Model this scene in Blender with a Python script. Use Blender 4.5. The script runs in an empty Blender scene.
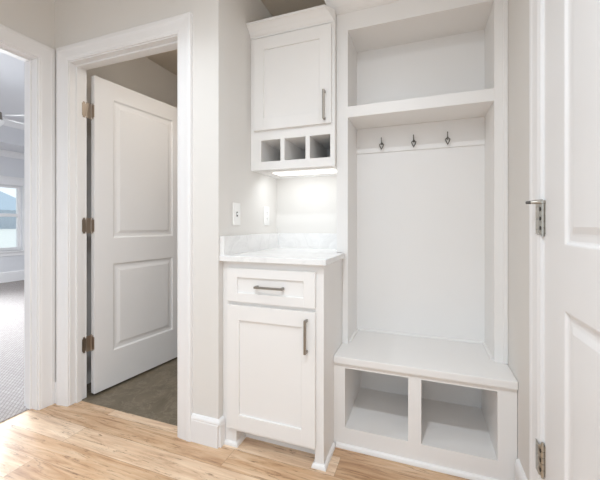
import bpy, bmesh, math, random
from mathutils import Vector, Matrix
random.seed(7)
scene = bpy.context.scene
COL = scene.collection
V = Vector

# ------------------------------------------------------------------ helpers
def lin(c):
    return tuple(((v/255)/12.92 if v/255 <= 0.04045 else ((v/255+0.055)/1.055)**2.4) for v in c) + (1.0,)

def tag(o, label=None, cat=None, group=None, kind=None):
    if label: o['label'] = label
    if cat: o['category'] = cat
    if group: o['group'] = group
    if kind: o['kind'] = kind
    return o

def obj(name, bm, mat, parent=None, smooth=False):
    bmesh.ops.recalc_face_normals(bm, faces=bm.faces[:])
    me = bpy.data.meshes.new(name)
    bm.to_mesh(me); bm.free()
    if smooth:
        for p in me.polygons: p.use_smooth = True
    me.materials.append(mat)
    o = bpy.data.objects.new(name, me)
    COL.objects.link(o)
    if parent is not None:
        o.parent = parent
        o.matrix_parent_inverse = Matrix.Translation(parent.location).inverted() if not parent.rotation_euler.z else parent.matrix_basis.inverted()
    return o

def empty(name, loc, rz=0.0):
    o = bpy.data.objects.new(name, None)
    o.empty_display_size = 0.05
    o.location = loc; o.rotation_euler = (0, 0, rz)
    COL.objects.link(o)
    return o

def struct(name, bm, mat, label=None, cat=None, smooth=False):
    o = obj(name, bm, mat, None, smooth)
    o['kind'] = 'structure'
    if label: o['label'] = label
    if cat: o['category'] = cat
    return o

def B(): return bmesh.new()

def box(bm, x0, x1, y0, y1, z0, z1, bev=0.0, seg=2):
    t = bmesh.new()
    m = Matrix.Translation(((x0+x1)/2, (y0+y1)/2, (z0+z1)/2)) @ Matrix.Diagonal((abs(x1-x0), abs(y1-y0), abs(z1-z0), 1))
    bmesh.ops.create_cube(t, size=1.0, matrix=m)
    if bev > 0:
        bmesh.ops.bevel(t, geom=t.edges[:], offset=bev, segments=seg, affect='EDGES', profile=0.6)
    merge(bm, t)
    return bm

def merge(bm, t, M=None):
    if M is not None: bmesh.ops.transform(t, matrix=M, verts=t.verts[:])
    me = bpy.data.meshes.new('tmp'); t.to_mesh(me); t.free()
    bm.from_mesh(me); bpy.data.meshes.remove(me)

def cyl(bm, p0, p1, r, r2=None, seg=20, bev=0.0):
    p0, p1 = V(p0), V(p1); d = p1-p0
    t = bmesh.new()
    bmesh.ops.create_cone(t, cap_ends=True, segments=seg, radius1=r, radius2=r if r2 is None else r2, depth=d.length)
    if bev: bmesh.ops.bevel(t, geom=[e for e in t.edges if len(e.link_faces) == 2 and e.calc_face_angle(0) > 0.6], offset=bev, segments=2, affect='EDGES')
    q = V((0, 0, 1)).rotation_difference(d.normalized()).to_matrix().to_4x4()
    merge(bm, t, Matrix.Translation((p0+p1)/2) @ q)

def tube(bm, pts, r, seg=10):
    """round bar along a list of points; r number or list"""
    pts = [V(p) for p in pts]; n = len(pts)
    rs = r if isinstance(r, (list, tuple)) else [r]*n
    rings = []; up = None
    for i, p in enumerate(pts):
        t = (pts[min(i+1, n-1)]-pts[max(i-1, 0)]).normalized()
        a = up if up is not None else (V((0, 0, 1)) if abs(t.z) < 0.9 else V((1, 0, 0)))
        u = (a - t*a.dot(t)).normalized(); w = t.cross(u); up = u
        rings.append([bm.verts.new(p + u*rs[i]*math.cos(2*math.pi*k/seg) + w*rs[i]*math.sin(2*math.pi*k/seg)) for k in range(seg)])
    for a, b in zip(rings, rings[1:]):
        for k in range(seg): bm.faces.new((a[k], a[(k+1) % seg], b[(k+1) % seg], b[k]))
    bm.faces.new(rings[0]); bm.faces.new(rings[-1][::-1])

def sweep(bm, path, N, profile, flip=1):
    """mitred moulding: profile points (u out from the path, w along N)"""
    path = [V(p) for p in path]; N = V(N).normalized(); n = len(path)
    outs = [((path[i+1]-path[i]).normalized().cross(N))*flip for i in range(n-1)]
    rings = []
    for i, p in enumerate(path):
        if i == 0: m = outs[0]
        elif i == n-1: m = outs[-1]
        else: m = (outs[i-1]+outs[i])/(1+outs[i-1].dot(outs[i]))
        rings.append([bm.verts.new(p + m*u + N*w) for u, w in profile])
    k = len(profile)
    for a, b in zip(rings, rings[1:]):
        for j in range(k): bm.faces.new((a[j], a[(j+1) % k], b[(j+1) % k], b[j]))
    bm.faces.new(rings[0]); bm.faces.new(rings[-1][::-1])

def wall_bm(axis, pos0, pos1, a0, a1, z0, z1, holes=()):
    """wall slab across 'axis' from pos0 to pos1, spanning a0..a1, rectangular holes (a0,a1,z0,z1)"""
    bm = B()
    As = sorted({a0, a1, *[h[0] for h in holes], *[h[1] for h in holes]})
    Zs = sorted({z0, z1, *[h[2] for h in holes], *[h[3] for h in holes]})
    As = [a for a in As if a0 <= a <= a1]; Zs = [z for z in Zs if z0 <= z <= z1]
    solid = lambda i, j: 0 <= i < len(As)-1 and 0 <= j < len(Zs)-1 and not any(h[0] <= (As[i]+As[i+1])/2 <= h[1] and h[2] <= (Zs[j]+Zs[j+1])/2 <= h[3] for h in holes)
    vs = {}
    def v(p, a, z):
        key = (p, a, z)
        if key not in vs: vs[key] = bm.verts.new((p, a, z) if axis == 'x' else (a, p, z))
        return vs[key]
    for i in range(len(As)-1):
        for j in range(len(Zs)-1):
            if not solid(i, j): continue
            A, A2, Z, Z2 = As[i], As[i+1], Zs[j], Zs[j+1]
            for p in (pos0, pos1): bm.faces.new((v(p, A, Z), v(p, A2, Z), v(p, A2, Z2), v(p, A, Z2)))
            for di, dj, e in ((-1, 0, ((A, Z), (A, Z2))), (1, 0, ((A2, Z), (A2, Z2))), (0, -1, ((A, Z), (A2, Z))), (0, 1, ((A, Z2), (A2, Z2)))):
                if not solid(i+di, j+dj):
                    bm.faces.new((v(pos0, *e[0]), v(pos0, *e[1]), v(pos1, *e[1]), v(pos1, *e[0])))
    return bm

# ------------------------------------------------------------------ materials
def mat(name):
    m = bpy.data.materials.new(name); m.use_nodes = True
    nt = m.node_tree; b = nt.nodes['Principled BSDF']
    return m, nt, b
def N_(nt, t, **kw):
    n = nt.nodes.new(t)
    for k, v in kw.items():
        if hasattr(n, k) and not k in n.inputs: setattr(n, k, v)
        else: n.inputs[k].default_value = v
    return n
def paint(name, c, rough=0.5, spec=0.5, var=0.012, scale=3.0, bump=0.0, bscale=300):
    m, nt, b = mat(name)
    tc = N_(nt, 'ShaderNodeTexCoord'); nz = N_(nt, 'ShaderNodeTexNoise', Scale=scale, Detail=2.0)
    nt.links.new(tc.outputs['Object'], nz.inputs['Vector'])
    mx = N_(nt, 'ShaderNodeMix', data_type='RGBA')
    l = lin(c)
    mx.inputs['A'].default_value = tuple(v*(1-var) for v in l[:3])+(1,)
    mx.inputs['B'].default_value = tuple(min(1, v*(1+var)) for v in l[:3])+(1,)
    nt.links.new(nz.outputs['Fac'], mx.inputs['Factor'])
    nt.links.new(mx.outputs['Result'], b.inputs['Base Color'])
    b.inputs['Roughness'].default_value = rough
    b.inputs['Specular IOR Level'].default_value = spec
    if bump:
        n2 = N_(nt, 'ShaderNodeTexNoise', Scale=bscale, Detail=2.0)
        nt.links.new(tc.outputs['Object'], n2.inputs['Vector'])
        bp = N_(nt, 'ShaderNodeBump', Strength=bump, Distance=0.001)
        nt.links.new(n2.outputs['Fac'], bp.inputs['Height']); nt.links.new(bp.outputs['Normal'], b.inputs['Normal'])
    return m
def metal(name, c, rough=0.35):
    m, nt, b = mat(name)
    tc = N_(nt, 'ShaderNodeTexCoord'); nz = N_(nt, 'ShaderNodeTexNoise', Scale=120.0, Detail=2.0)
    nt.links.new(tc.outputs['Object'], nz.inputs['Vector'])
    mr = N_(nt, 'ShaderNodeMapRange'); mr.inputs['To Min'].default_value = rough-0.05; mr.inputs['To Max'].default_value = rough+0.08
    nt.links.new(nz.outputs['Fac'], mr.inputs['Value']); nt.links.new(mr.outputs['Result'], b.inputs['Roughness'])
    b.inputs['Base Color'].default_value = lin(c); b.inputs['Metallic'].default_value = 1.0
    return m

M_white = paint('white_cabinet_paint', (234, 232, 230), 0.38, 0.4)
M_trim = paint('white_trim_paint', (235, 234, 234), 0.4, 0.4)
M_door = paint('white_door_paint', (232, 231, 231), 0.42, 0.4)
M_wall = paint('greige_wall_paint', (223, 220, 216), 0.85, 0.25, 0.01, 2.0, 0.15, 350)
M_ceil = paint('ceiling_paint', (212, 203, 190), 0.9, 0.2, 0.01, 2.0, 0.2, 200)
M_bed = paint('pale_grey_bedroom_paint', (222, 223, 226), 0.85, 0.25, 0.01, 2.0)
M_plate = paint('white_plastic', (238, 237, 235), 0.3, 0.5)
M_nickel = metal('brushed_nickel', (150, 143, 134), 0.32)
M_hinge = metal('satin_nickel_hinge', (168, 156, 144), 0.36)
M_hinge_light = metal('bright_nickel_hinge', (186, 182, 174), 0.3)
M_dark = metal('dark_nickel', (112, 110, 107), 0.35)
M_black = paint('grey_rubber', (92, 90, 87), 0.6, 0.3)
M_gap = paint('gap_shade', (60, 57, 53), 0.5, 0.4)  # dark colour painting the shade inside gaps and slots

def wood_floor():
    m, nt, b = mat('maple_plank_floor'); L = nt.links.new
    tc = N_(nt, 'ShaderNodeTexCoord')
    mp = N_(nt, 'ShaderNodeMapping'); mp.inputs['Location'].default_value = (0.37, -1.03+.127*8, 0)
    L(tc.outputs['Object'], mp.inputs['Vector'])
    br = N_(nt, 'ShaderNodeTexBrick', offset=0.37, offset_frequency=2, squash=1.0)
    br.inputs['Color1'].default_value = (0, 0, 0, 1); br.inputs['Color2'].default_value = (1, 1, 1, 1); br.inputs['Mortar'].default_value = (0.5, 0.5, 0.5, 1)
    br.inputs['Scale'].default_value = 1.0; br.inputs['Mortar Size'].default_value = 0.0009; br.inputs['Mortar Smooth'].default_value = 0.2
    br.inputs['Brick Width'].default_value = 1.35; br.inputs['Row Height'].default_value = 0.127
    L(mp.outputs['Vector'], br.inputs['Vector'])
    # per-plank shift of the grain
    sc = N_(nt, 'ShaderNodeVectorMath', operation='MULTIPLY'); sc.inputs[1].default_value = (7.3, 3.1, 5.7)
    L(br.outputs['Color'], sc.inputs[0])
    ad = N_(nt, 'ShaderNodeVectorMath', operation='ADD'); L(tc.outputs['Object'], ad.inputs[0]); L(sc.outputs['Vector'], ad.inputs[1])
    st = N_(nt, 'ShaderNodeMapping'); st.inputs['Scale'].default_value = (1.9, 19.0, 1.0); L(ad.outputs['Vector'], st.inputs['Vector'])
    g1 = N_(nt, 'ShaderNodeTexNoise', Scale=1.6, Detail=6.0, Roughness=0.62, Distortion=0.6); L(st.outputs['Vector'], g1.inputs['Vector'])
    st2 = N_(nt, 'ShaderNodeMapping'); st2.inputs['Scale'].default_value = (3.0, 60.0, 1.0); L(ad.outputs['Vector'], st2.inputs['Vector'])
    g2 = N_(nt, 'ShaderNodeTexNoise', Scale=2.0, Detail=4.0, Roughness=0.6); L(st2.outputs['Vector'], g2.inputs['Vector'])
    r1 = N_(nt, 'ShaderNodeValToRGB'); cr = r1.color_ramp
    cr.elements[0].position = 0.28; cr.elements[0].color = lin((178, 136, 100))
    cr.elements[1].position = 0.75; cr.elements[1].color = lin((250, 230, 206))
    e = cr.elements.new(0.45); e.color = lin((224, 190, 155)); e = cr.elements.new(0.58); e.color = lin((238, 210, 178))
    L(g1.outputs['Fac'], r1.inputs['Fac'])
    # plank-to-plank tone
    r2 = N_(nt, 'ShaderNodeValToRGB'); c2 = r2.color_ramp
    c2.elements[0].color = lin((214, 200, 186)); c2.elements[1].color = lin((255, 254, 253))
    L(br.outputs['Color'], r2.inputs['Fac'])
    m1 = N_(nt, 'ShaderNodeMix', data_type='RGBA', blend_type='MULTIPLY'); m1.inputs['Factor'].default_value = 1
    L(r1.outputs['Color'], m1.inputs['A']); L(r2.outputs['Color'], m1.inputs['B'])
    rp = N_(nt, 'ShaderNodeValToRGB'); cp = rp.color_ramp
    cp.elements[0].position = 0.55; cp.elements[0].color = (0, 0, 0, 1); cp.elements[1].position = 0.8; cp.elements[1].color = (.28, .28, .28, 1)
    L(br.outputs['Color'], rp.inputs['Fac'])
    mp2 = N_(nt, 'ShaderNodeMix', data_type='RGBA'); mp2.inputs['B'].default_value = lin((236, 222, 206))
    L(rp.outputs['Color'], mp2.inputs['Factor']); L(m1.outputs['Result'], mp2.inputs['A']); m1 = mp2
    # fine grain
    r3 = N_(nt, 'ShaderNodeMapRange'); r3.inputs['To Min'].default_value = 0.78; r3.inputs['To Max'].default_value = 1.16; L(g2.outputs['Fac'], r3.inputs['Value'])
    m2 = N_(nt, 'ShaderNodeMix', data_type='RGBA', blend_type='MULTIPLY'); m2.inputs['Factor'].default_value = 1
    L(m1.outputs['Result'], m2.inputs['A']); L(r3.outputs['Result'], m2.inputs['B'])
    # dark mineral streaks
    st4 = N_(nt, 'ShaderNodeMapping'); st4.inputs['Scale'].default_value = (2.6, 24.0, 1.0); L(ad.outputs['Vector'], st4.inputs['Vector'])
    g4 = N_(nt, 'ShaderNodeTexNoise', Scale=1.5, Detail=6.0, Roughness=0.72, Distortion=2.2); L(st4.outputs['Vector'], g4.inputs['Vector'])
    r4 = N_(nt, 'ShaderNodeValToRGB'); c4 = r4.color_ramp
    c4.elements[0].position = 0.55; c4.elements[0].color = (0, 0, 0, 1); c4.elements[1].position = 0.66; c4.elements[1].color = (1, 1, 1, 1)
    L(g4.outputs['Fac'], r4.inputs['Fac'])
    m4 = N_(nt, 'ShaderNodeMix', data_type='RGBA'); m4.inputs['B'].default_value = lin((122, 88, 62))
    mf = N_(nt, 'ShaderNodeMath', operation='MULTIPLY'); mf.inputs[1].default_value = 0.9; L(r4.outputs['Color'], mf.inputs[0])
    L(mf.outputs['Value'], m4.inputs['Factor']); L(m2.outputs['Result'], m4.inputs['A'])
    # seams
    m5 = N_(nt, 'ShaderNodeMix', data_type='RGBA'); m5.inputs['B'].default_value = lin((120, 90, 66))
    ms = N_(nt, 'ShaderNodeMath', operation='MULTIPLY'); ms.inputs[1].default_value = 0.7; L(br.outputs['Fac'], ms.inputs[0])
    L(ms.outputs['Value'], m5.inputs['Factor']); L(m4.outputs['Result'], m5.inputs['A'])
    L(m5.outputs['Result'], b.inputs['Base Color'])
    b.inputs['Roughness'].default_value = 0.30; b.inputs['Specular IOR Level'].default_value = 0.6
    bp = N_(nt, 'ShaderNodeBump', Strength=0.12, Distance=0.002); L(g2.outputs['Fac'], bp.inputs['Height']); L(bp.outputs['Normal'], b.inputs['Normal'])
    return m
M_wood = wood_floor()

def stone_floor():
    m, nt, b = mat('brown_grey_tile_floor'); L = nt.links.new
    tc = N_(nt, 'ShaderNodeTexCoord')
    n1 = N_(nt, 'ShaderNodeTexNoise', Scale=6.0, Detail=10.0, Roughness=0.7, Distortion=0.4); L(tc.outputs['Object'], n1.inputs['Vector'])
    r = N_(nt, 'ShaderNodeValToRGB'); c = r.color_ramp
    c.elements[0].position = 0.3; c.elements[0].color = lin((95, 85, 69)); c.elements[1].position = 0.75; c.elements[1].color = lin((128, 117, 99))
    L(n1.outputs['Fac'], r.inputs['Fac'])
    n2 = N_(nt, 'ShaderNodeTexNoise', Scale=7.0, Detail=9.0, Roughness=0.72, Distortion=0.6); L(tc.outputs['Object'], n2.inputs['Vector'])
    r2 = N_(nt, 'ShaderNodeValToRGB'); c2 = r2.color_ramp
    c2.elements[0].position = 0.47; c2.elements[0].color = (0, 0, 0, 1); c2.elements[1].position = 0.53; c2.elements[1].color = (0, 0, 0, 1)
    e = c2.elements.new(0.5); e.color = (0.18, 0.18, 0.18, 1)
    L(n2.outputs['Fac'], r2.inputs['Fac'])
    mx = N_(nt, 'ShaderNodeMix', data_type='RGBA'); mx.inputs['B'].default_value = lin((190, 180, 165))
    L(r2.outputs['Color'], mx.inputs['Factor']); L(r.outputs['Color'], mx.inputs['A']); L(mx.outputs['Result'], b.inputs['Base Color'])
    b.inputs['Roughness'].default_value = 0.45
    return m
M_tile = stone_floor()

def carpet():
    m, nt, b = mat('patterned_grey_carpet'); L = nt.links.new
    tc = N_(nt, 'ShaderNodeTexCoord')
    mp = N_(nt, 'ShaderNodeMapping'); mp.inputs['Rotation'].default_value = (0, 0, 0.785); L(tc.outputs['Object'], mp.inputs['Vector'])
    ck = N_(nt, 'ShaderNodeTexBrick', offset=0.5); ck.inputs['Scale'].default_value = 1.0
    ck.inputs['Brick Width'].default_value = 0.040; ck.inputs['Row Height'].default_value = 0.020; ck.inputs['Mortar Size'].default_value = 0.004; ck.inputs['Mortar Smooth'].default_value = 0.6
    ck.inputs['Color1'].default_value = lin((178, 172, 168)); ck.inputs['Color2'].default_value = lin((168, 161, 158)); ck.inputs['Mortar'].default_value = lin((146, 139, 138))
    L(mp.outputs['Vector'], ck.inputs['Vector'])
    nz = N_(nt, 'ShaderNodeTexNoise', Scale=260.0, Detail=2.0); L(tc.outputs['Object'], nz.inputs['Vector'])
    mr = N_(nt, 'ShaderNodeMapRange'); mr.inputs['To Min'].default_value = 0.75; mr.inputs['To Max'].default_value = 1.2; L(nz.outputs['Fac'], mr.inputs['Value'])
    mx = N_(nt, 'ShaderNodeMix', data_type='RGBA', blend_type='MULTIPLY'); mx.inputs['Factor'].default_value = 1
    L(ck.outputs['Color'], mx.inputs['A']); L(mr.outputs['Result'], mx.inputs['B']); L(mx.outputs['Result'], b.inputs['Base Color'])
    b.inputs['Roughness'].default_value = 1.0; b.inputs['Specular IOR Level'].default_value = 0.1
    bp = N_(nt, 'ShaderNodeBump', Strength=0.5, Distance=0.003); L(nz.outputs['Fac'], bp.inputs['Height']); L(bp.outputs['Normal'], b.inputs['Normal'])
    return m
M_carpet = carpet()

def quartz():
    m, nt, b = mat('white_quartz'); L = nt.links.new
    tc = N_(nt, 'ShaderNodeTexCoord')
    n1 = N_(nt, 'ShaderNodeTexNoise', Scale=9.0, Detail=6.0, Roughness=0.6, Distortion=1.8); L(tc.outputs['Object'], n1.inputs['Vector'])
    r = N_(nt, 'ShaderNodeValToRGB'); c = r.color_ramp
    c.elements[0].position = 0.35; c.elements[0].color = lin((224, 223, 222)); c.elements[1].position = 0.55; c.elements[1].color = lin((234, 233, 232))
    L(n1.outputs['Fac'], r.inputs['Fac']); L(r.outputs['Color'], b.inputs['Base Color'])
    b.inputs['Roughness'].default_value = 0.18
    return m
M_quartz = quartz()

def grass():
    m, nt, b = mat('overexposed_lawn'); L = nt.links.new
    tc = N_(nt, 'ShaderNodeTexCoord')
    n1 = N_(nt, 'ShaderNodeTexNoise', Scale=1.2, Detail=6.0); L(tc.outputs['Object'], n1.inputs['Vector'])
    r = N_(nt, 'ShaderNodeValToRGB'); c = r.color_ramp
    c.elements[0].color = lin((232, 232, 222)); c.elements[1].color = lin((244, 244, 238))  # near-white: overexposed daylight is put into the lawn colour
    L(n1.outputs['Fac'], r.inputs['Fac']); L(r.outputs['Color'], b.inputs['Base Color']); b.inputs['Roughness'].default_value = 1
    return m
M_grass = grass()
M_fence = paint('overexposed_fence_wood', (172, 180, 188), 0.8, 0.2, 0.06, 6)  # paled to carry the overexposed daylight outside
M_roof = paint('blue_grey_shingles', (190, 204, 214), 0.85, 0.2, 0.05, 8)  # overexposure of the outdoors lightened into the roof colour
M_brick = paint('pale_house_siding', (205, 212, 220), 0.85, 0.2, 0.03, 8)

def glass():
    m, nt, b = mat('window_glass'); L = nt.links.new
    tr = N_(nt, 'ShaderNodeBsdfTransparent'); gl = N_(nt, 'ShaderNodeBsdfGlossy', Roughness=0.02); fr = N_(nt, 'ShaderNodeFresnel', IOR=1.3)
    mx = N_(nt, 'ShaderNodeMixShader'); L(fr.outputs['Fac'], mx.inputs['Fac']); L(tr.outputs['BSDF'], mx.inputs[1]); L(gl.outputs['BSDF'], mx.inputs[2])
    L(mx.outputs['Shader'], nt.nodes['Material Output'].inputs['Surface'])
    return m
M_glass = glass()

def emit(name, c, s):
    m, nt, b = mat(name)
    b.inputs['Base Color'].default_value = lin((240, 240, 238)); b.inputs['Emission Color'].default_value = lin(c); b.inputs['Emission Strength'].default_value = s
    return m
M_led = emit('led_diffuser', (255, 250, 242), 1.0)

# ------------------------------------------------------------------ main dimensions
H = 1.1
XL = -2.15            # left wall
XR = 0.365            # right wall
YD = 1.40             # wall with the bathroom doorway
XN = -0.955           # side wall of the cabinet alcove
YB = 2.09             # back wall of the alcove
ZC = 2.50             # ceiling
WT = 0.115            # wall thickness
YH = -0.8             # where the hall opens into the living space behind the camera

# ------------------------------------------------------------------ floors
bm = B(); box(bm, -2.205, XR+0.2, YH-3.0, 1.465, -0.05, 0.0); box(bm, XN-0.1, XR+0.2, 1.465, YB+0.05, -0.05, 0.0)
struct('floor', bm, M_wood, 'light maple plank floor running across the hall', 'floor')
bm = B(); box(bm, -2.40, XN-0.1, 1.465, 4.5, -0.05, -0.002)
struct('floor_bath', bm, M_tile, 'dark brown-grey tile floor behind the open bathroom door', 'floor')
bm = B(); box(bm, -7.6, -2.205, -1.2, 5.6, -0.05, 0.004)
struct('floor_bedroom', bm, M_carpet, 'patterned light grey carpet in the bedroom at left', 'floor')

# ------------------------------------------------------------------ walls
DX0, DX1, DH = -2.015, -1.205, 2.085     # bathroom doorway
LY0, LY1 = 0.48, 1.297                   # bedroom doorway in the left wall
RY0, RY1 = 0.46, 1.285                   # closet door in the right wall
struct('wall_left', wall_bm('x', XL-WT, XL, YH-0.2, YD, 0, ZC, [(LY0-.02, LY1+.02, 0, DH+.02)]), M_wall, 'greige wall at far left with the bedroom doorway', 'wall')
struct('wall_back', wall_bm('y', YD, YD+WT, -2.21, XN, 0, ZC, [(DX0-.02, DX1+.02, 0, DH+.02)]), M_wall, 'greige wall around the bathroom doorway', 'wall')
struct('wall_alcove_side', wall_bm('x', XN-WT, XN, YD+WT-.001, YB, 0, ZC), M_wall, 'greige alcove side wall with switch and outlet', 'wall')
struct('wall_alcove_back', wall_bm('y', YB, YB+WT, XN-WT, XR+WT, 0, ZC), M_wall, 'greige wall above and behind the cabinets', 'wall')
struct('wall_right', wall_bm('x', XR, XR+WT, YH-0.2, YB, 0, ZC, [(RY0-.02, RY1+.02, 0, DH+.02)]), M_wall, 'narrow greige wall strip right of the locker', 'wall')
struct('wall_bath_left', wall_bm('x', -2.21, -2.178, YD+WT, 4.5, 0, ZC), M_wall, 'shaded bathroom wall behind the open door', 'wall')
struct('wall_bath_back', wall_bm('y', 4.5, 4.6, -2.3, XN-WT, 0, ZC), M_wall, 'far wall of the bathroom', 'wall')
struct('wall_bath_right', wall_bm('x', XN-WT-.1, XN-WT, YB-.6, 4.5, 0, ZC), M_wall, 'right wall of the bathroom', 'wall')
bm = B(); box(bm, XL-WT, XR+WT, YH-0.2, 4.6, ZC, ZC+0.1)
struct('ceiling', bm, M_ceil, 'pale ceiling over the hall and the cabinets', 'ceiling')

# bedroom shell
BX = -7.45; BZ = 2.90
WY0, WY1, WZ0, WZ1 = 2.70, 4.235, 0.60, 1.86
struct('wall_bedroom_window', wall_bm('x', BX-0.14, BX, -1.2, 5.6, 0, BZ, [(WY0, WY1, WZ0, WZ1)]), M_bed, 'pale grey bedroom wall with the window', 'wall')
struct('wall_bedroom_far', wall_bm('y', 5.5, 5.6, BX, XL-WT, 0, BZ), M_bed, 'pale grey bedroom end wall', 'wall')
struct('wall_bedroom_near', wall_bm('y', -1.2, -1.1, BX, XL-WT, 0, BZ), M_bed, 'pale grey bedroom near wall', 'wall')
struct('wall_bedroom_door', wall_bm('x', XL-WT-.01, XL-WT, 1.34, 5.6, 0, BZ), M_bed, 'pale grey bedroom wall beside its doorway', 'wall')
bm = B(); box(bm, BX-.1, XL-WT+0.06, -1.2, 5.6, BZ, BZ+.1)
# lower perimeter of the tray
box(bm, BX, BX+0.75, -1.1, 5.5, 2.5, BZ); box(bm, XL-WT-0.75, XL-WT-.01, -1.1, 5.5, 2.5, BZ)
box(bm, BX+.75, XL-WT-.75, -1.1, -0.35, 2.5, BZ); box(bm, BX+.75, XL-WT-.75, 4.75, 5.5, 2.5, BZ)
struct('ceiling_bedroom', bm, M_bed, 'pale tray ceiling of the bedroom', 'ceiling')
crown_p = [(0, 0), (.012, 0), (.014, .012), (.03, .03), (.055, .07), (.075, .088), (.09, .094), (.09, .11), (0, .11)]
bm = B(); sweep(bm, [(BX, -1.1, 2.39), (BX, 5.5, 2.39)], (0, 0, 1), crown_p, 1)
struct('trim_1', bm, M_trim, 'white crown moulding at the top of the bedroom window wall', 'crown moulding')
bm = B(); sweep(bm, [(BX+.75, -.35, 2.79), (BX+.75, 4.75, 2.79)], (0, 0, 1), crown_p, 1)
struct('trim_2', bm, M_trim, 'white crown moulding inside the bedroom tray ceiling', 'crown moulding')

base_p = [(0, 0), (.015, 0), (.015, .108), (.013, .113), (.0145, .118), (.012, .126), (.006, .134), (0, .137)]
bm = B(); sweep(bm, [(BX, -1.1, 0), (BX, 5.5, 0)], (0, 0, 1), [(u*1, w*1.5) for u, w in base_p], 1)
struct('baseboard_bedroom', bm, M_trim, 'white baseboard under the bedroom window', 'baseboard')

# ------------------------------------------------------------------ door casings and jambs
case_p = [(0, 0), (0, .009), (.004, .011), (.010, .0112), (.014, .0135), (.022, .0145), (.05, .0165), (.062, .0185), (.066, .0205), (.083, .0205), (.089, .018), (.089, 0)]
def casing(name, plane, a0, a1, h, normal, jamb_depth, label, stop):
    """plane ('x'|'y', value); a0<a1 the jamb faces; the casing lies on the side 'normal' faces"""
    ax, pos = plane; r = 0.006; s = normal
    P = (lambda a, z: (pos, a, z)) if ax == 'x' else (lambda a, z: (a, pos, z))
    Nn = (s, 0, 0) if ax == 'x' else (0, s, 0)
    bm = B()
    pts = [P(a0-r, 0), P(a0-r, h+r), P(a1+r, h+r), P(a1+r, 0)]
    o0 = (V(pts[1])-V(pts[0])).cross(V(Nn)); want = V(P(-1, 0))-V(P(0, 0))
    sweep(bm, pts, Nn, case_p, 1 if o0.dot(want) > 0 else -1)
    # jamb legs and head, with stops
    d0, d1 = sorted((pos+s*0.0005, pos-s*jamb_depth))
    def bx(A0, A1, D0, D1, z0, z1):
        if ax == 'x': box(bm, D0, D1, A0, A1, z0, z1, .0012, 1)
        else: box(bm, A0, A1, D0, D1, z0, z1, .0012, 1)
    bx(a0-.019, a0, d0, d1, 0, h); bx(a1, a1+.019, d0, d1, 0, h); bx(a0-.019, a1+.019, d0, d1, h, h+.019)
    if stop:
        s0, s1 = stop
        bx(a0, a0+.011, s0, s1, 0, h-.011); bx(a1-.011, a1, s0, s1, 0, h-.011); bx(a0, a1, s0, s1, h-.011, h)
    return struct(name, bm, M_trim, label, 'door casing')
c_left = casing('trim_3', ('x', XL), LY0, LY1, DH, 1, WT, 'white casing and jamb of the bedroom doorway at left', (XL-.085, XL-.045))
c_bath = casing('trim_4', ('y', YD), DX0, DX1, DH, -1, .107, 'white casing and jamb of the bathroom doorway', (YD+.035, YD+.068))
c_right = casing('trim_5', ('x', XR), RY0, RY1, DH, -1, WT, 'white casing around the closed door at right', (XR+.042, XR+.075))
# strike plate on the bedroom jamb
bm = B(); box(bm, XL-.088, XL-.060, LY1-.0025, LY1+.001, .90, .957, .0008, 1); box(bm, XL-.082, XL-.068, LY1-.003, LY1, .914, .943)
obj('strike_plate', bm, M_dark, c_left)['label'] = 'dark metal strike plate'

# ------------------------------------------------------------------ baseboards (hall)
bm = B()
sweep(bm, [(DX1+.089, YD, 0), (XN+.001, YD, 0), (XN+.001, YD+.036, 0)], (0, 0, 1), base_p, 1)
bmesh.ops.bevel(bm, geom=[e for e in bm.edges if abs(e.verts[0].co.x-e.verts[1].co.x) < 1e-6 and abs(e.verts[0].co.y-e.verts[1].co.y) < 1e-6 and e.verts[0].co.x > XN+.008 and e.verts[0].co.y < YD-.005], offset=.012, segments=4, affect='EDGES')
struct('baseboard_back', bm, M_trim, 'white baseboard wrapping the wall corner left of the cabinet', 'baseboard')
bm = B(); sweep(bm, [(XR, RY1+.09, 0), (XR, 1.598, 0)], (0, 0, 1), base_p, -1)
struct('baseboard_right', bm, M_trim, 'short white baseboard between locker bench and right door', 'baseboard')
bm = B(); box(bm, XL, XL+.012, YD-.006, YD-.002, 0, .137); box(bm, XL+.0205, DX0-.09, YD-.014, YD, 0, .13, .002)
struct('baseboard_left', bm, M_trim, 'sliver of white baseboard in the corner between the two doorways', 'baseboard')

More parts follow.
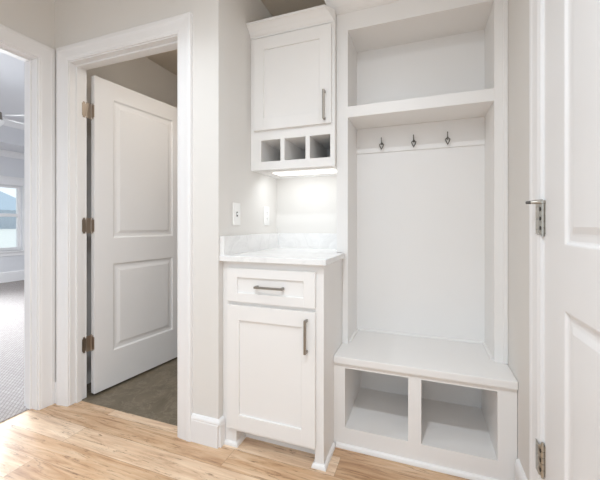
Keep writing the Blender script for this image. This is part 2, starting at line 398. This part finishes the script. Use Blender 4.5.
# ------------------------------------------------------------------ panel doors
def panel_door_bm(w, h, t, panels):
    """door in local frame: x 0..w, y 0..t (front face at y=0), z 0..h; moulded panels on both faces"""
    bm = B()
    prof = [(0, 0), (.004, .0012), (.009, .0065), (.014, .0085), (.028, .0085), (.034, .0078), (.052, .0025)]
    for side in (0, 1):
        Y = (lambda d: d) if side == 0 else (lambda d: t-d)
        v = lambda x, z, d=0: bm.verts.new((x, Y(d), z))
        q = lambda x0, x1, z0, z1: bm.faces.new((v(x0, z0), v(x1, z0), v(x1, z1), v(x0, z1)))
        xs0, xs1 = panels[0][0], panels[0][1]
        q(0, xs0, 0, h); q(xs1, w, 0, h)
        zs = [0]
        for p in sorted(panels, key=lambda p: p[2]): zs += [p[2], p[3]]
        zs.append(h)
        for i in range(0, len(zs), 2): q(xs0, xs1, zs[i], zs[i+1])
        for x0, x1, z0, z1 in panels:
            rings = []
            for o, d in prof:
                rings.append([v(x0+o, z0+o, d), v(x1-o, z0+o, d), v(x1-o, z1-o, d), v(x0+o, z1-o, d)])
            for a, b in zip(rings, rings[1:]):
                for k in range(4): bm.faces.new((a[k], a[(k+1) % 4], b[(k+1) % 4], b[k]))
            bm.faces.new(rings[-1])
    for x0, z0, x1, z1 in ((0, 0, w, 0), (w, 0, w, h), (w, h, 0, h), (0, h, 0, 0)):
        bm.faces.new([bm.verts.new(c) for c in ((x0, 0, z0), (x1, 0, z1), (x1, t, z1), (x0, t, z0))])
    bmesh.ops.remove_doubles(bm, verts=bm.verts[:], dist=1e-5)
    return bm

def rplate(bm, axis, x0, x1, y0, y1, z0, z1, r=.011):
    """thin plate with its four corners rounded in its own plane"""
    t = bmesh.new(); box(t, x0, x1, y0, y1, z0, z1)
    es = [e for e in t.edges if abs((e.verts[0].co-e.verts[1].co)[axis]) > 1e-6]
    bmesh.ops.bevel(t, geom=es, offset=r, segments=4, affect='EDGES'); merge(bm, t)

# --- bathroom door, standing open into the bathroom
ang = math.atan2(.993, .118)
dth, dh = .035, 2.045
P0 = V((-1.981, 1.534, .014))
d1 = empty('door_1', P0, ang)
tag(d1, 'open white two-panel door inside the bathroom doorway', 'door', None, 'structure')
def obj_local(name, bm, m, parent, smooth=False):
    o = obj(name, bm, m, None, smooth); o.parent = parent; return o
bm = panel_door_bm(.755, dh, dth, [(.125, .632, .235, .825), (.125, .632, .995, dh-.115)])
obj_local('door_leaf', bm, M_door, d1)
for zc in (.325, 1.08, 1.815):
    # leaf on the door edge (facing the hall) and barrel; local x runs along the door, y is its thickness
    bm = B()
    rplate(bm, 0, -.003, .0005, .001, .030, zc-.05, zc+.05)
    # leaf on the jamb, in world coordinates turned into the door's frame
    inv = d1.matrix_basis.inverted() if False else (Matrix.Translation(P0) @ Matrix.Rotation(ang, 4, 'Z')).inverted()
    t = bmesh.new(); rplate(t, 0, DX0-.001, DX0+.0025, 1.470, 1.5066, zc-.05+P0.z, zc+.05+P0.z)
    box(t, DX0-.001, DX0+.003, 1.502, 1.534, zc-.05+P0.z, zc+.05+P0.z, .001, 1)
    bar = V((DX0+.001, 1.538, 0))
    for k in range(5):
        cyl(t, (bar.x, bar.y, P0.z+zc-.05+k*.02+.0006), (bar.x, bar.y, P0.z+zc-.05+(k+1)*.02-.0006), .0062, seg=16)
    cyl(t, (bar.x, bar.y, P0.z+zc-.056), (bar.x, bar.y, P0.z+zc+.056), .0045, seg=14)
    merge(bm, t, inv)
    hg = obj_local('hinge', bm, M_hinge, d1)
    hg['label'] = 'satin nickel hinge'

# --- closet door at right, closed
d2 = empty('door_2', (XR, RY1-.003, .012), -math.pi/2)
tag(d2, 'closed white two-panel door at the right edge with nickel hinges', 'door', None, 'structure')
W2 = RY1-RY0-.006
bm = panel_door_bm(W2, dh+.01, dth, [(.155, W2-.155, .24, .85), (.155, W2-.155, 1.03, dh-.11)])
# local x runs along -y, local y towards +x : front face (y=0) faces the hall
obj_local('door_leaf', bm, M_door, d2)
for zc in (.325, 1.108, 1.89):
    bm = B()
    # barrel stands proud of the wall face, centred on the crack
    for k in range(5):
        cyl(bm, (-.001, -.006, zc-.05+k*.02+.0009), (-.001, -.006, zc-.05+(k+1)*.02-.0009), .0068, seg=16)
    cyl(bm, (-.001, -.006, zc-.057), (-.001, -.006, zc+.057), .0046, seg=14)
    box(bm, -.034, -.0045, -.0168, -.0148, zc-.05, zc+.05, .0009, 1); box(bm, -.0065, -.002, -.0165, -.006, zc-.05, zc+.05, .0006, 1)
    for dz in (-.038, 0, .038): cyl(bm, (-.023, -.0165, zc+dz), (-.023, -.0176, zc+dz), .0034, seg=12)
    box(bm, -.001, .0065, -.0016, .012, zc-.05, zc+.05, .0006, 1)
    hg = obj_local('hinge', bm, M_hinge_light, d2); hg['label'] = 'satin nickel hinge'
    if abs(zc-1.108) < .01:
        bm = B()
        cyl(bm, (-.001, -.006, zc+.050), (-.001, -.006, zc+.058), .0105, seg=18)
        tube(bm, [(-.001, -.006, zc+.054), (-.002, -.022, zc+.054), (-.004, -.040, zc+.053)], [.0082, .0072, .0050], 12)
        cyl(bm, (-.004, -.020, zc+.054), (-.0045, -.027, zc+.054), .0072, seg=6)
        ds = obj(name='door_stop', bm=bm, mat=M_hinge_light); ds.parent = hg; ds['label'] = 'hinge pin door stop arm'
        bm = B(); cyl(bm, (-.004, -.038, zc+.053), (-.0048, -.052, zc+.0525), .0058, .0042, 16, .001)
        rt = obj('stop_tip', bm, M_black); rt.parent = hg; rt['label'] = 'grey rubber stop tip'
    bm = B()
    for dz in (-.031, 0, .031): cyl(bm, (.0015, -.0132, zc+dz-.006), (.0015, -.0132, zc+dz+.006), .0016, seg=8)
    kn = obj(name='knuckle_gap', bm=bm, mat=M_gap); kn.parent = hg; kn['label'] = 'dark gaps between the knuckles'  # dark rods painted in for the shade of the knuckle gaps

# ------------------------------------------------------------------ cabinet hardware and doors
def bar_pull(name, parent, c, axis, length, out=(0, -1, 0), proj=.028):
    """flat bar pull with two turned-in posts; c = centre on the face"""
    bm = B(); c = V(c); L2 = length/2
    if axis == 'x':
        box(bm, c.x-L2, c.x+L2, c.y-proj-.004, c.y-proj+.005, c.z-.0055, c.z+.0055, .0018)
        for s in (-1, 1): box(bm, c.x+s*(L2-.006)-.006, c.x+s*(L2-.006)+.006, c.y-proj+.002, c.y+.0005, c.z-.0055, c.z+.0055, .0015)
    else:
        box(bm, c.x-.0055, c.x+.0055, c.y-proj-.004, c.y-proj+.005, c.z-L2, c.z+L2, .0018)
        for s in (-1, 1): box(bm, c.x-.0055, c.x+.0055, c.y-proj+.002, c.y+.0005, c.z+s*(L2-.006)-.006, c.z+s*(L2-.006)+.006, .0015)
    o = obj(name, bm, M_nickel, parent); o['label'] = 'brushed nickel bar pull'
    return o

def child(name, bm, m, parent, smooth=False):
    return obj(name, bm, m, parent, smooth)

def shaker_bm(x0, x1, z0, z1, yf, th, st, rl, rec=.009):
    """shaker front: one closed mesh, face at y=yf, recessed flat panel"""
    bm = B()
    box(bm, x0, x0+st, yf, yf+th, z0, z1, .0012, 1); box(bm, x1-st, x1, yf, yf+th, z0, z1, .0012, 1)
    box(bm, x0+st-.0008, x1-st+.0008, yf+.0001, yf+th, z1-rl, z1, .0008, 1); box(bm, x0+st-.0008, x1-st+.0008, yf+.0001, yf+th, z0, z0+rl, .0008, 1)
    box(bm, x0+st-.002, x1-st+.002, yf+rec, yf+th-.002, z0+rl-.002, z1-rl+.002)
    return bm

shoe_p = [(0, 0), (.014, 0), (.014, .006), (.011, .014), (.005, .0185), (0, .0195)]

# ------------------------------------------------------------------ base cabinet
CX0, CX1 = XN+.002, -.4235          # carcass sides
YF = 1.438                         # face-frame plane
base = empty('base_cabinet', ((CX0+CX1)/2, 1.75, 0))
tag(base, 'white base cabinet with one drawer over one door, under the quartz counter', 'cabinet')
bm = B()
box(bm, CX0, CX0+.018, YF+.019, YB-.004, 0, .918); box(bm, CX1-.018, CX1, YF+.018, YB-.004, 0, .918)
box(bm, CX0+.018, CX1-.018, YB-.016, YB-.004, .1, .918); box(bm, CX0+.018, CX1-.018, YF+.019, YB-.016, .1, .118)
child('carcass', bm, M_white, base)
bm = B()
box(bm, CX0, -.876, YF, YF+.0192, 0, .918); box(bm, -.466, CX1, YF, YF+.0192, 0, .918)
for z0, z1 in ((.872, .918), (.695, .728), (.075, .112)): box(bm, -.876, -.466, YF+.0002, YF+.019, z0, z1)
child('face_frame', bm, M_white, base)
bm = B(); box(bm, -.874, -.468, 1.528, 1.545, 0, .1); child('toe_kick', bm, M_white, base)
bm = B()
box(bm, -.894, -.876, YF+.0195, 1.545, 0, .1); child('leg_return', bm, M_white, base)
bm = B(); box(bm, -.466, -.448, YF+.0195, 1.545, 0, .1); child('leg_return', bm, M_white, base)
bm = B()
sweep(bm, [(XN+.016, YF, 0), (-.876, YF, 0), (-.876, 1.528, 0), (-.466, 1.528, 0), (-.466, YF, 0), (CX1, YF, 0), (CX1, 1.604, 0)], (0, 0, 1), [(u*.9, w) for u, w in shoe_p], 1)
child('shoe_moulding', bm, M_white, base)
dr = child('drawer', shaker_bm(-.917, -.459, .722, .886, YF-.019, .0188, .056, .044), M_white, base)
bar_pull('handle', dr, (-.685, YF-.0105, .802), 'x', .146)
cd = child('door', shaker_bm(-.917, -.459, .094, .704, YF-.019, .0188, .066, .072), M_white, base)
bar_pull('handle', cd, (-.498, YF-.019, .597), 'z', .152)

# ------------------------------------------------------------------ countertop
ctop = empty('countertop', (-.67, 1.74, .919))
tag(ctop, 'white quartz countertop with low backsplash, on the base cabinet', 'countertop')
bm = B(); box(bm, XN+.001, -.405, YD+.004, 1.784, .919, .946, .003); box(bm, XN+.001, -.456, 1.77, YB-.001, .919, .946, .003)
child('slab', bm, M_quartz, ctop)
bm = B(); box(bm, XN+.0005, XN+.025, YD+.012, YB-.001, .9455, 1.043, .002); box(bm, XN+.0205, -.4565, YB-.021, YB-.001, .9455, 1.043, .002)
child('backsplash', bm, M_quartz, ctop)

# ------------------------------------------------------------------ upper cabinet
UX0, UX1, UY = XN+.001, -.4535, 1.728
UXF = -.4485
UZ0, UZ1 = 1.417, 2.2500
up = empty('upper_cabinet', ((UX0+UX1)/2, 1.9, UZ0))
tag(up, 'white wall cabinet with one shaker door above three open cubbies', 'cabinet')
bm = B()
box(bm, UX0, UX0+.018, UY+.019, YB-.001, UZ0, UZ1); box(bm, UX1-.018, UX1, UY+.019, YB-.001, UZ0, UZ1)
box(bm, UX0+.018, UX1-.018, YB-.013, YB-.001, UZ0, UZ1)
box(bm, UX0+.018, UX1-.018, UY+.019, YB-.013, UZ1-.018, UZ1); box(bm, UX0+.018, UX1-.018, UY+.019, YB-.013, 1.588, 1.606)
box(bm, UX0+.018, UX1-.018, UY+.019, YB-.013, 1.447, 1.464)
child('carcass', bm, M_white, up)
CB = [(-.888, -.765), (-.740, -.614), (-.589, -.473)]
bm = B()
box(bm, UX0, CB[0][0], UY, UY+.0192, UZ0, UZ1); box(bm, CB[2][1], UXF, UY, UY+.0192, UZ0, UZ1)
for z0, z1 in ((UZ0, 1.464), (1.588, 1.655), (2.13, UZ1)): box(bm, CB[0][0], CB[2][1], UY+.0001, UY+.019, z0, z1)
child('face_frame', bm, M_white, up)
for a, b in ((CB[0][1], CB[1][0]), (CB[1][1], CB[2][0])):
    bm = B(); box(bm, a, b, UY+.0002, YB-.013, 1.4635, 1.5885); child('cubby_divider', bm, M_white, up)
bm = B(); box(bm, UX0+.018, CB[0][0]-.004, UY+.019, YB-.013, 1.464, 1.588); child('cubby_side', bm, M_white, up)
bm = B(); box(bm, CB[2][1]+.003, UX1-.018, UY+.019, YB-.013, 1.464, 1.588); child('cubby_side', bm, M_white, up)
ud = child('door', shaker_bm(-.928, -.463, 1.643, 2.168, UY-.019, .0188, .066, .066), M_white, up)
bar_pull('handle', ud, (-.498, UY-.019, 1.737), 'z', .155)
cab_crown = [(0, -.002), (.005, -.002), (.006, .006), (.012, .013), (.022, .028), (.038, .043), (.048, .050), (.056, .053), (.056, .066), (0, .066)]
bm = B(); sweep(bm, [(UX0, UY, 2.186), (UXF, UY, 2.186)], (0, 0, 1), cab_crown, 1)
for v in bm.verts:
    if v.co.x > -.6: v.co.x -= .040*max(0, (UY-v.co.y)/.056)   # coped against the locker crown
child('crown_moulding', bm, M_white, up)

# under-cabinet lamp
lamp = empty('undercabinet_light', (-.64, 1.97, 1.42))
tag(lamp, 'slim white lit lamp bar beneath the wall cabinet', 'light')
bm = B(); box(bm, -.90, -.475, 1.85, 2.03, 1.424, 1.4465, .003); child('housing', bm, M_plate, lamp)
bm = B(); box(bm, -.885, -.49, 1.88, 2.0, 1.4185, 1.4245, .002); dd = child('diffuser', bm, M_led, lamp); dd['label'] = 'glowing diffuser strip'

# ------------------------------------------------------------------ switch and outlet
def plate(name, yc, zc, label, cat, kind):
    e = empty(name, (XN, yc, zc)); tag(e, label, cat)
    bm = B(); box(bm, XN+.0002, XN+.0062, yc-.036, yc+.036, zc-.060, zc+.060, .0025); child('cover_plate', bm, M_plate, e)
    if kind == 'toggle':
        bm = B(); box(bm, XN+.0055, XN+.0075, yc-.0062, yc+.0062, zc-.013, zc+.013, .0008, 1)
        child('toggle_slot', bm, M_gap, e)['label'] = 'dark slot round the toggle'
        bm = B(); t = bmesh.new(); box(t, 0, .014, -.0042, .0042, -.005, .005, .0012)
        merge(bm, t, Matrix.Translation((XN+.006, yc, zc)) @ Matrix.Rotation(-.45, 4, 'Y')); child('toggle', bm, M_plate, e)
    else:
        bm = B(); box(bm, XN+.005, XN+.0080, yc-.0165, yc+.0165, zc-.0335, zc+.0335, .0015); rc = child('receptacle', bm, M_plate, e)
        for s in (-1, 1):
            bm = B()
            for dy in (-.0064, .0064): box(bm, XN+.0076, XN+.0083, yc+dy-.0009, yc+dy+.0009, zc+s*.018-.002, zc+s*.018+.0055)
            cyl(bm, (XN+.0076, yc, zc+s*.018-.0078), (XN+.0083, yc, zc+s*.018-.0078), .0022, seg=10)
            child('socket', bm, M_gap, rc)['label'] = 'dark socket slots'
    for s in (-1, 1):
        bm = B(); cyl(bm, (XN+.0055, yc, zc+s*.0485), (XN+.0071, yc, zc+s*.0485), .0032, seg=14); child('screw', bm, M_plate, e)
plate('light_switch', 1.565, 1.157, 'white toggle light switch on the alcove wall, nearer the doorway', 'light switch', 'toggle')
plate('wall_outlet', 1.93, 1.157, 'white outlet on the alcove wall in the corner by the backsplash', 'outlet', 'outlet')

# ------------------------------------------------------------------ locker tower
TX0, TX1, TY = -.4525, XR-.001, 1.790
TB = 2.05; TZ0, TZ1 = .4505, 2.33
IX0, IX1 = -.391, .309
SZ0, SZ1 = 1.685, 1.745
tower = empty('mudroom_locker', ((TX0+TX1)/2, 1.93, TZ0))
tag(tower, 'tall white open locker with upper shelf, standing on the cubby bench', 'locker')
bm = B()
box(bm, TX0, TX0+.02, TY+.02, YB-.001, .947, TZ1); box(bm, IX0-.019, IX0, TY+.02, TB, TZ0, TZ1)
box(bm, IX1, IX1+.019, TY+.02, TB, TZ0, TZ1); box(bm, IX0, IX1, TY+.02, TB, 2.165, 2.185)
child('side_panel', bm, M_white, tower)
bm = B(); box(bm, IX0-.02, IX1+.02, TB, TB+.012, TZ0, TZ1); child('back_panel', bm, M_white, tower)
bm = B()
box(bm, TX0, IX0, TY, TY+.0202, .947, TZ1); box(bm, -.4225, IX0, TY, TY+.0202, TZ0, .9472); box(bm, IX1, .347, TY, TY+.0202, TZ0, TZ1)
box(bm, IX0, IX1, TY+.0001, TY+.02, 2.16, TZ1)
child('face_frame', bm, M_white, tower)
bm = B(); box(bm, IX0+.0001, IX1-.0001, TY-.0004, TY+.0205, SZ0, SZ1, .001, 1); box(bm, IX0+.0001, IX1-.0001, TY+.018, TB, SZ0+.002, SZ1-.002)
child('shelf', bm, M_white, tower)
bm = B(); box(bm, .346, .3645, TY-.007, TY+.012, TZ0, TZ1, .003); child('scribe_moulding', bm, M_white, tower)
bm = B(); box(bm, IX0+.0001, IX1-.0001, TB-.008, TB, 1.535, SZ0+.0021, .0015, 1); rail = child('hook_rail', bm, M_white, tower)
bm = B()
sweep(bm, [(IX0, TY+.022, TZ0), (IX0, TB, TZ0), (IX1, TB, TZ0), (IX1, TY+.022, TZ0)], (0, 0, 1), [(0, 0), (.012, 0), (.011, .006), (.006, .011), (0, .012)], 1)
child('bench_trim', bm, M_white, tower)
tcrown = [(0, 0), (.005, 0), (.020, .008), (.036, .023), (.050, .046), (.059, .070), (.064, .092), (.068, .100), (.068, .112), (0, .112)]
bm = B(); sweep(bm, [(TX0, YB-.002, 2.257), (TX0, TY, 2.257), (TX1, TY, 2.257)], (0, 0, 1), tcrown, 1)
child('crown_moulding', bm, M_white, tower)

# coat hooks
def hook(x, z, label):
    e = empty('coat_hook', (x, TB-.008, z)); tag(e, label, 'coat hook', 'coat hooks on the locker rail')
    y0 = TB-.008
    bm = B(); cyl(bm, (x, y0, z), (x, y0-.005, z), .0065, .0055, 16, .001); cyl(bm, (x, y0-.004, z), (x, y0-.016, z), .0034, seg=12)
    bmesh.ops.create_uvsphere(bm, u_segments=14, v_segments=10, radius=.0052, matrix=Matrix.Translation((x, y0-.017, z)))
    child('mount', bm, M_dark, e, True)
    bm = B(); tube(bm, [(x, y0-.017, z+.003), (x-.0005, y0-.021, z+.012), (x-.001, y0-.026, z+.021), (x-.001, y0-.028, z+.028)], [.0027, .0024, .0024, .0026], 10)
    bmesh.ops.create_uvsphere(bm, u_segments=12, v_segments=8, radius=.0034, matrix=Matrix.Translation((x-.001, y0-.028, z+.029)))
    child('upper_prong', bm, M_dark, e, True)
    bm = B()
    for q in (-1, 1):
        tube(bm, [(x, y0-.017, z-.001), (x+q*.006, y0-.018, z-.003), (x+q*.0118, y0-.020, z-.008), (x+q*.0095, y0-.022, z-.017), (x+q*.005, y0-.025, z-.028), (x, y0-.028, z-.037)], .0028, 10)
    cyl(bm, (x, y0-.028, z-.031), (x, y0-.029, z-.042), .0042, .0012, 12)
    child('lower_loop', bm, M_dark, e, True)
for x, lb in ((-.241, 'leftmost of the three dark metal coat hooks in the white locker'), (-.060, 'middle of the three dark metal coat hooks in the white locker'), (.119, 'rightmost of the three dark metal coat hooks in the white locker')):
    hook(x + .003, 1.585, lb)

# ------------------------------------------------------------------ bench with cubbies
BX0, BX1, BY = -.4230, .3630, 1.614
bench = empty('storage_bench', ((BX0+BX1)/2, 1.82, 0))
tag(bench, 'white bench with two open cubbies, under the tall locker', 'bench')
cub = [(-.367, -.070), (-.013, .291)]
bm = B()
box(bm, BX0, cub[0][0], BY+.019, 2.045, .0, .415); box(bm, cub[1][1], BX1, BY+.019, 2.045, .0, .415)
box(bm, BX0, BX1, 2.045, 2.057, 0, .415); box(bm, cub[0][0], cub[1][1], BY+.018, 2.045, .078, .098)
child('carcass', bm, M_white, bench)
bm = B(); box(bm, cub[0][1], cub[1][0], BY+.018, 2.045, .098, .415); child('divider', bm, M_white, bench)
bm = B()
box(bm, BX0, cub[0][0], BY, BY+.0192, 0, .415); box(bm, cub[0][1], cub[1][0], BY, BY+.0192, 0.098, .392); box(bm, cub[1][1], BX1, BY, BY+.0192, 0, .415)
box(bm, cub[0][0], cub[1][1], BY+.0001, BY+.019, .392, .415); box(bm, cub[0][0], cub[1][1], BY+.0001, BY+.019, 0, .098)
child('face_frame', bm, M_white, bench)
bm = B(); box(bm, BX0, XR-.001, BY-.014, 2.057, .415, .450, .005); child('seat', bm, M_white, bench)
bm = B(); sweep(bm, [(BX0, BY, .402), (XR-.003, BY, .402)], (0, 0, 1), [(0, 0), (.003, 0), (.005, .005), (.008, .010), (.009, .013), (0, .013)], 1)
child('nosing_moulding', bm, M_white, bench)
bm = B(); sweep(bm, [(BX0+.014, BY, 0), (XR-.016, BY, 0)], (0, 0, 1), shoe_p, 1); child('shoe_moulding', bm, M_white, bench)

# ------------------------------------------------------------------ bedroom window, fan, outside
w1 = empty('window_1', (BX, (WY0+WY1)/2, WZ0)); tag(w1, 'white double-hung bedroom window seen through the left doorway', 'window', None, 'structure')
bm = B()
xo = BX-.09
box(bm, xo-.03, xo+.03, WY0-.01, WY0+.045, WZ0-.01, WZ1+.01); box(bm, xo-.03, xo+.03, WY1-.045, WY1+.01, WZ0-.01, WZ1+.01)
box(bm, xo-.029, xo+.031, WY0-.01, WY1+.01, WZ1-.045, WZ1+.01); box(bm, xo-.029, xo+.031, WY0-.01, WY1+.01, WZ0-.01, WZ0+.06); box(bm, xo-.035, xo+.035, WY0, WY1, 1.255, 1.315)
obj('window_frame', bm, M_trim, w1)
bm = B(); box(bm, xo-.003, xo+.003, WY0+.02, WY1-.02, WZ0+.03, WZ1-.02); obj('pane', bm, M_glass, w1)
bm = B()
box(bm, BX, BX+.02, WY0-.09, WY0, WZ0, WZ1, .003); box(bm, BX, BX+.02, WY1, WY1+.09, WZ0, WZ1, .003)
box(bm, BX, BX+.024, WY0-.10, WY1+.10, WZ1, WZ1+.13, .003); box(bm, BX, BX+.036, WY0-.11, WY1+.11, WZ1+.13, WZ1+.16, .004)
obj('window_casing', bm, M_trim, w1)
bm = B(); box(bm, BX-.08, BX+.045, WY0-.10, WY1+.10, WZ0-.028, WZ0, .004); box(bm, BX, BX+.018, WY0-.09, WY1+.09, WZ0-.10, WZ0-.028, .003)
obj('window_sill', bm, M_trim, w1)

fc = V((-5.0, 2.51, 2.45))
fan = empty('ceiling_fan', (fc.x, fc.y, BZ)); tag(fan, 'white ceiling fan on the bedroom ceiling, seen through the left doorway', 'ceiling fan')
bm = B(); cyl(bm, (fc.x, fc.y, BZ-.0005), (fc.x, fc.y, BZ-.06), .07, .05, 24); child('canopy', bm, M_trim, fan)
bm = B(); cyl(bm, (fc.x, fc.y, fc.z+.06), (fc.x, fc.y, BZ-.05), .013, seg=14); child('downrod', bm, M_dark, fan)
bm = B(); cyl(bm, (fc.x, fc.y, fc.z-.06), (fc.x, fc.y, fc.z+.07), .10, .09, 28, .02); child('motor', bm, M_nickel, fan)
bm = B(); cyl(bm, (fc.x, fc.y, fc.z-.16), (fc.x, fc.y, fc.z-.055), .05, .13, 28, .01); child('light_bowl', bm, M_plate, fan)
for k in range(5):
    a = math.radians(k*72+20.5)
    R = Matrix.Translation(fc) @ Matrix.Rotation(a, 4, 'Z') @ Matrix.Rotation(math.radians(12), 4, 'X')
    bm = B(); t = bmesh.new()
    pr = [(.20, -.050), (.30, -.062), (.60, -.070), (.66, -.055), (.68, 0), (.66, .055), (.60, .070), (.30, .062), (.20, .050)]
    lo = [t.verts.new((x, y, -.004)) for x, y in pr]; hi = [t.verts.new((x, y, .004)) for x, y in pr]
    t.faces.new(lo[::-1]); t.faces.new(hi); n = len(pr)
    for j in range(n): t.faces.new((lo[j], lo[(j+1) % n], hi[(j+1) % n], hi[j]))
    merge(bm, t, R); bl = child('blade', bm, M_trim, fan)
    bm = B(); t = bmesh.new(); box(t, .09, .25, -.018, .018, -.012, -.004, .002); merge(bm, t, R)
    br = obj('blade_bracket', bm, M_dark); br.parent = bl; br.matrix_parent_inverse = Matrix.Translation(fan.location).inverted()

bm = B()
v = [bm.verts.new(c) for c in ((-7.7, -30, -.35), (-7.7, 50, -.35), (-33, 50, .75), (-33, -30, .75), (-90, 50, .75), (-90, -30, .75))]
bm.faces.new((v[0], v[1], v[2], v[3])); bm.faces.new((v[3], v[2], v[4], v[5]))
struct('ground', bm, M_grass, 'overexposed lawn outside the bedroom window', 'lawn')
fe = empty('garden_fence', (-33, 15, .7)); tag(fe, 'blue-grey board fence across the lawn outside the bedroom window', 'fence')
bm = B()
for i in range(90):
    y = 4+i*.22; box(bm, -33.02, -33, y, y+.20, .7, 2.3+.02*((i*7) % 3))
child('board_panel', bm, M_fence, fe)
bm = B(); box(bm, -33.06, -33.02, 4, 23.8, 1.0, 1.1); box(bm, -33.06, -33.02, 4, 23.8, 1.9, 2.0); child('rail', bm, M_fence, fe)
hs = empty('neighbour_house', (-48, 25.5, .7)); tag(hs, 'house with blue-grey roof beyond the fence, through the bedroom window', 'house')
bm = B(); box(bm, -52, -44, 16.5, 26.3, .7, 2.9); child('wall', bm, M_brick, hs)
bm = B()
t = [bm.verts.new(c) for c in ((-43.4, 16, 2.75), (-43.4, 27.2, 2.75), (-52.6, 27.2, 2.75), (-52.6, 16, 2.75), (-48, 20.3, 5.9), (-48, 23.2, 5.9))]
for f in ((0, 1, 5, 4), (1, 2, 5), (2, 3, 4, 5), (3, 0, 4), (3, 2, 1, 0)): bm.faces.new([t[i] for i in f])
child('roof', bm, M_roof, hs)

# ------------------------------------------------------------------ light
def area(name, loc, size, power, color=(1, 1, 1), rot=(0, 0, 0), size_y=None, spread=None):
    l = bpy.data.lights.new(name, 'AREA'); l.energy = power; l.color = color
    l.shape = 'RECTANGLE' if size_y else 'DISK'; l.size = size
    if size_y: l.size_y = size_y
    if spread: l.spread = spread
    o = bpy.data.objects.new(name, l); o.location = loc; o.rotation_euler = rot; COL.objects.link(o); return o
D = math.radians
LC = (.85, .93, 1)
area('hall_ceiling_lamp', (-.30, .17, ZC-.02), .14, 17, LC, spread=D(170))
area('hall_entry_lamp', (-1.18, .88, ZC-.02), .14, 2.7, LC, spread=D(105))
area('hall_fill_light', (-.5, -.75, ZC-.02), 1.0, 8, LC, spread=D(170))  # added soft fill behind the camera, no fixture known there
area('undercabinet_lamp', (-.69, 1.85, 1.398), .36, .55, (.87, .94, 1), (D(26), 0, 0), .06)
area('bath_fill_light', (-1.28, 1.95, ZC-.02), .2, 3.8, (1, .93, .84), spread=D(135))  # added fill to lift the door and bathroom walls; the room itself is unlit
area('bedroom_fill_light', (-5.0, 1.6, 2.45), 1.2, 95, (.93, .97, 1.0))  # added fill disk to brighten the bedroom, not a fixture
area('bedroom_daylight', (BX+.2, 2.9, 1.3), 1.2, 72, (.86, .94, 1), (0, D(-82), D(-18)), 1.4, spread=D(85))

w = bpy.data.worlds.new('world'); scene.world = w; w.use_nodes = True
bg = w.node_tree.nodes['Background']; bg.inputs['Color'].default_value = (.80, .905, 1.0, 1); bg.inputs['Strength'].default_value = 1.03

# ------------------------------------------------------------------ camera
cam = bpy.data.cameras.new('camera'); co = bpy.data.objects.new('camera', cam); COL.objects.link(co)
cam.sensor_width = 36; cam.sensor_fit = 'HORIZONTAL'; cam.lens = 332.25/600*36; cam.shift_y = -15.3/600
cam.clip_start = .02; cam.clip_end = 300
co.location = (0, 0, H); co.rotation_euler = (math.radians(90), 0, math.atan2(124.3, 332.25))
scene.camera = co
vs = scene.view_settings
vs.view_transform = 'Standard'; vs.look = 'None'; vs.gamma = 1.0; vs.exposure = 0.28; vs.use_curve_mapping = False
try:
    scene.cycles.use_denoising = True; scene.cycles.max_bounces = 12; scene.cycles.diffuse_bounces = 8; scene.cycles.sample_clamp_indirect = 8
except Exception: pass
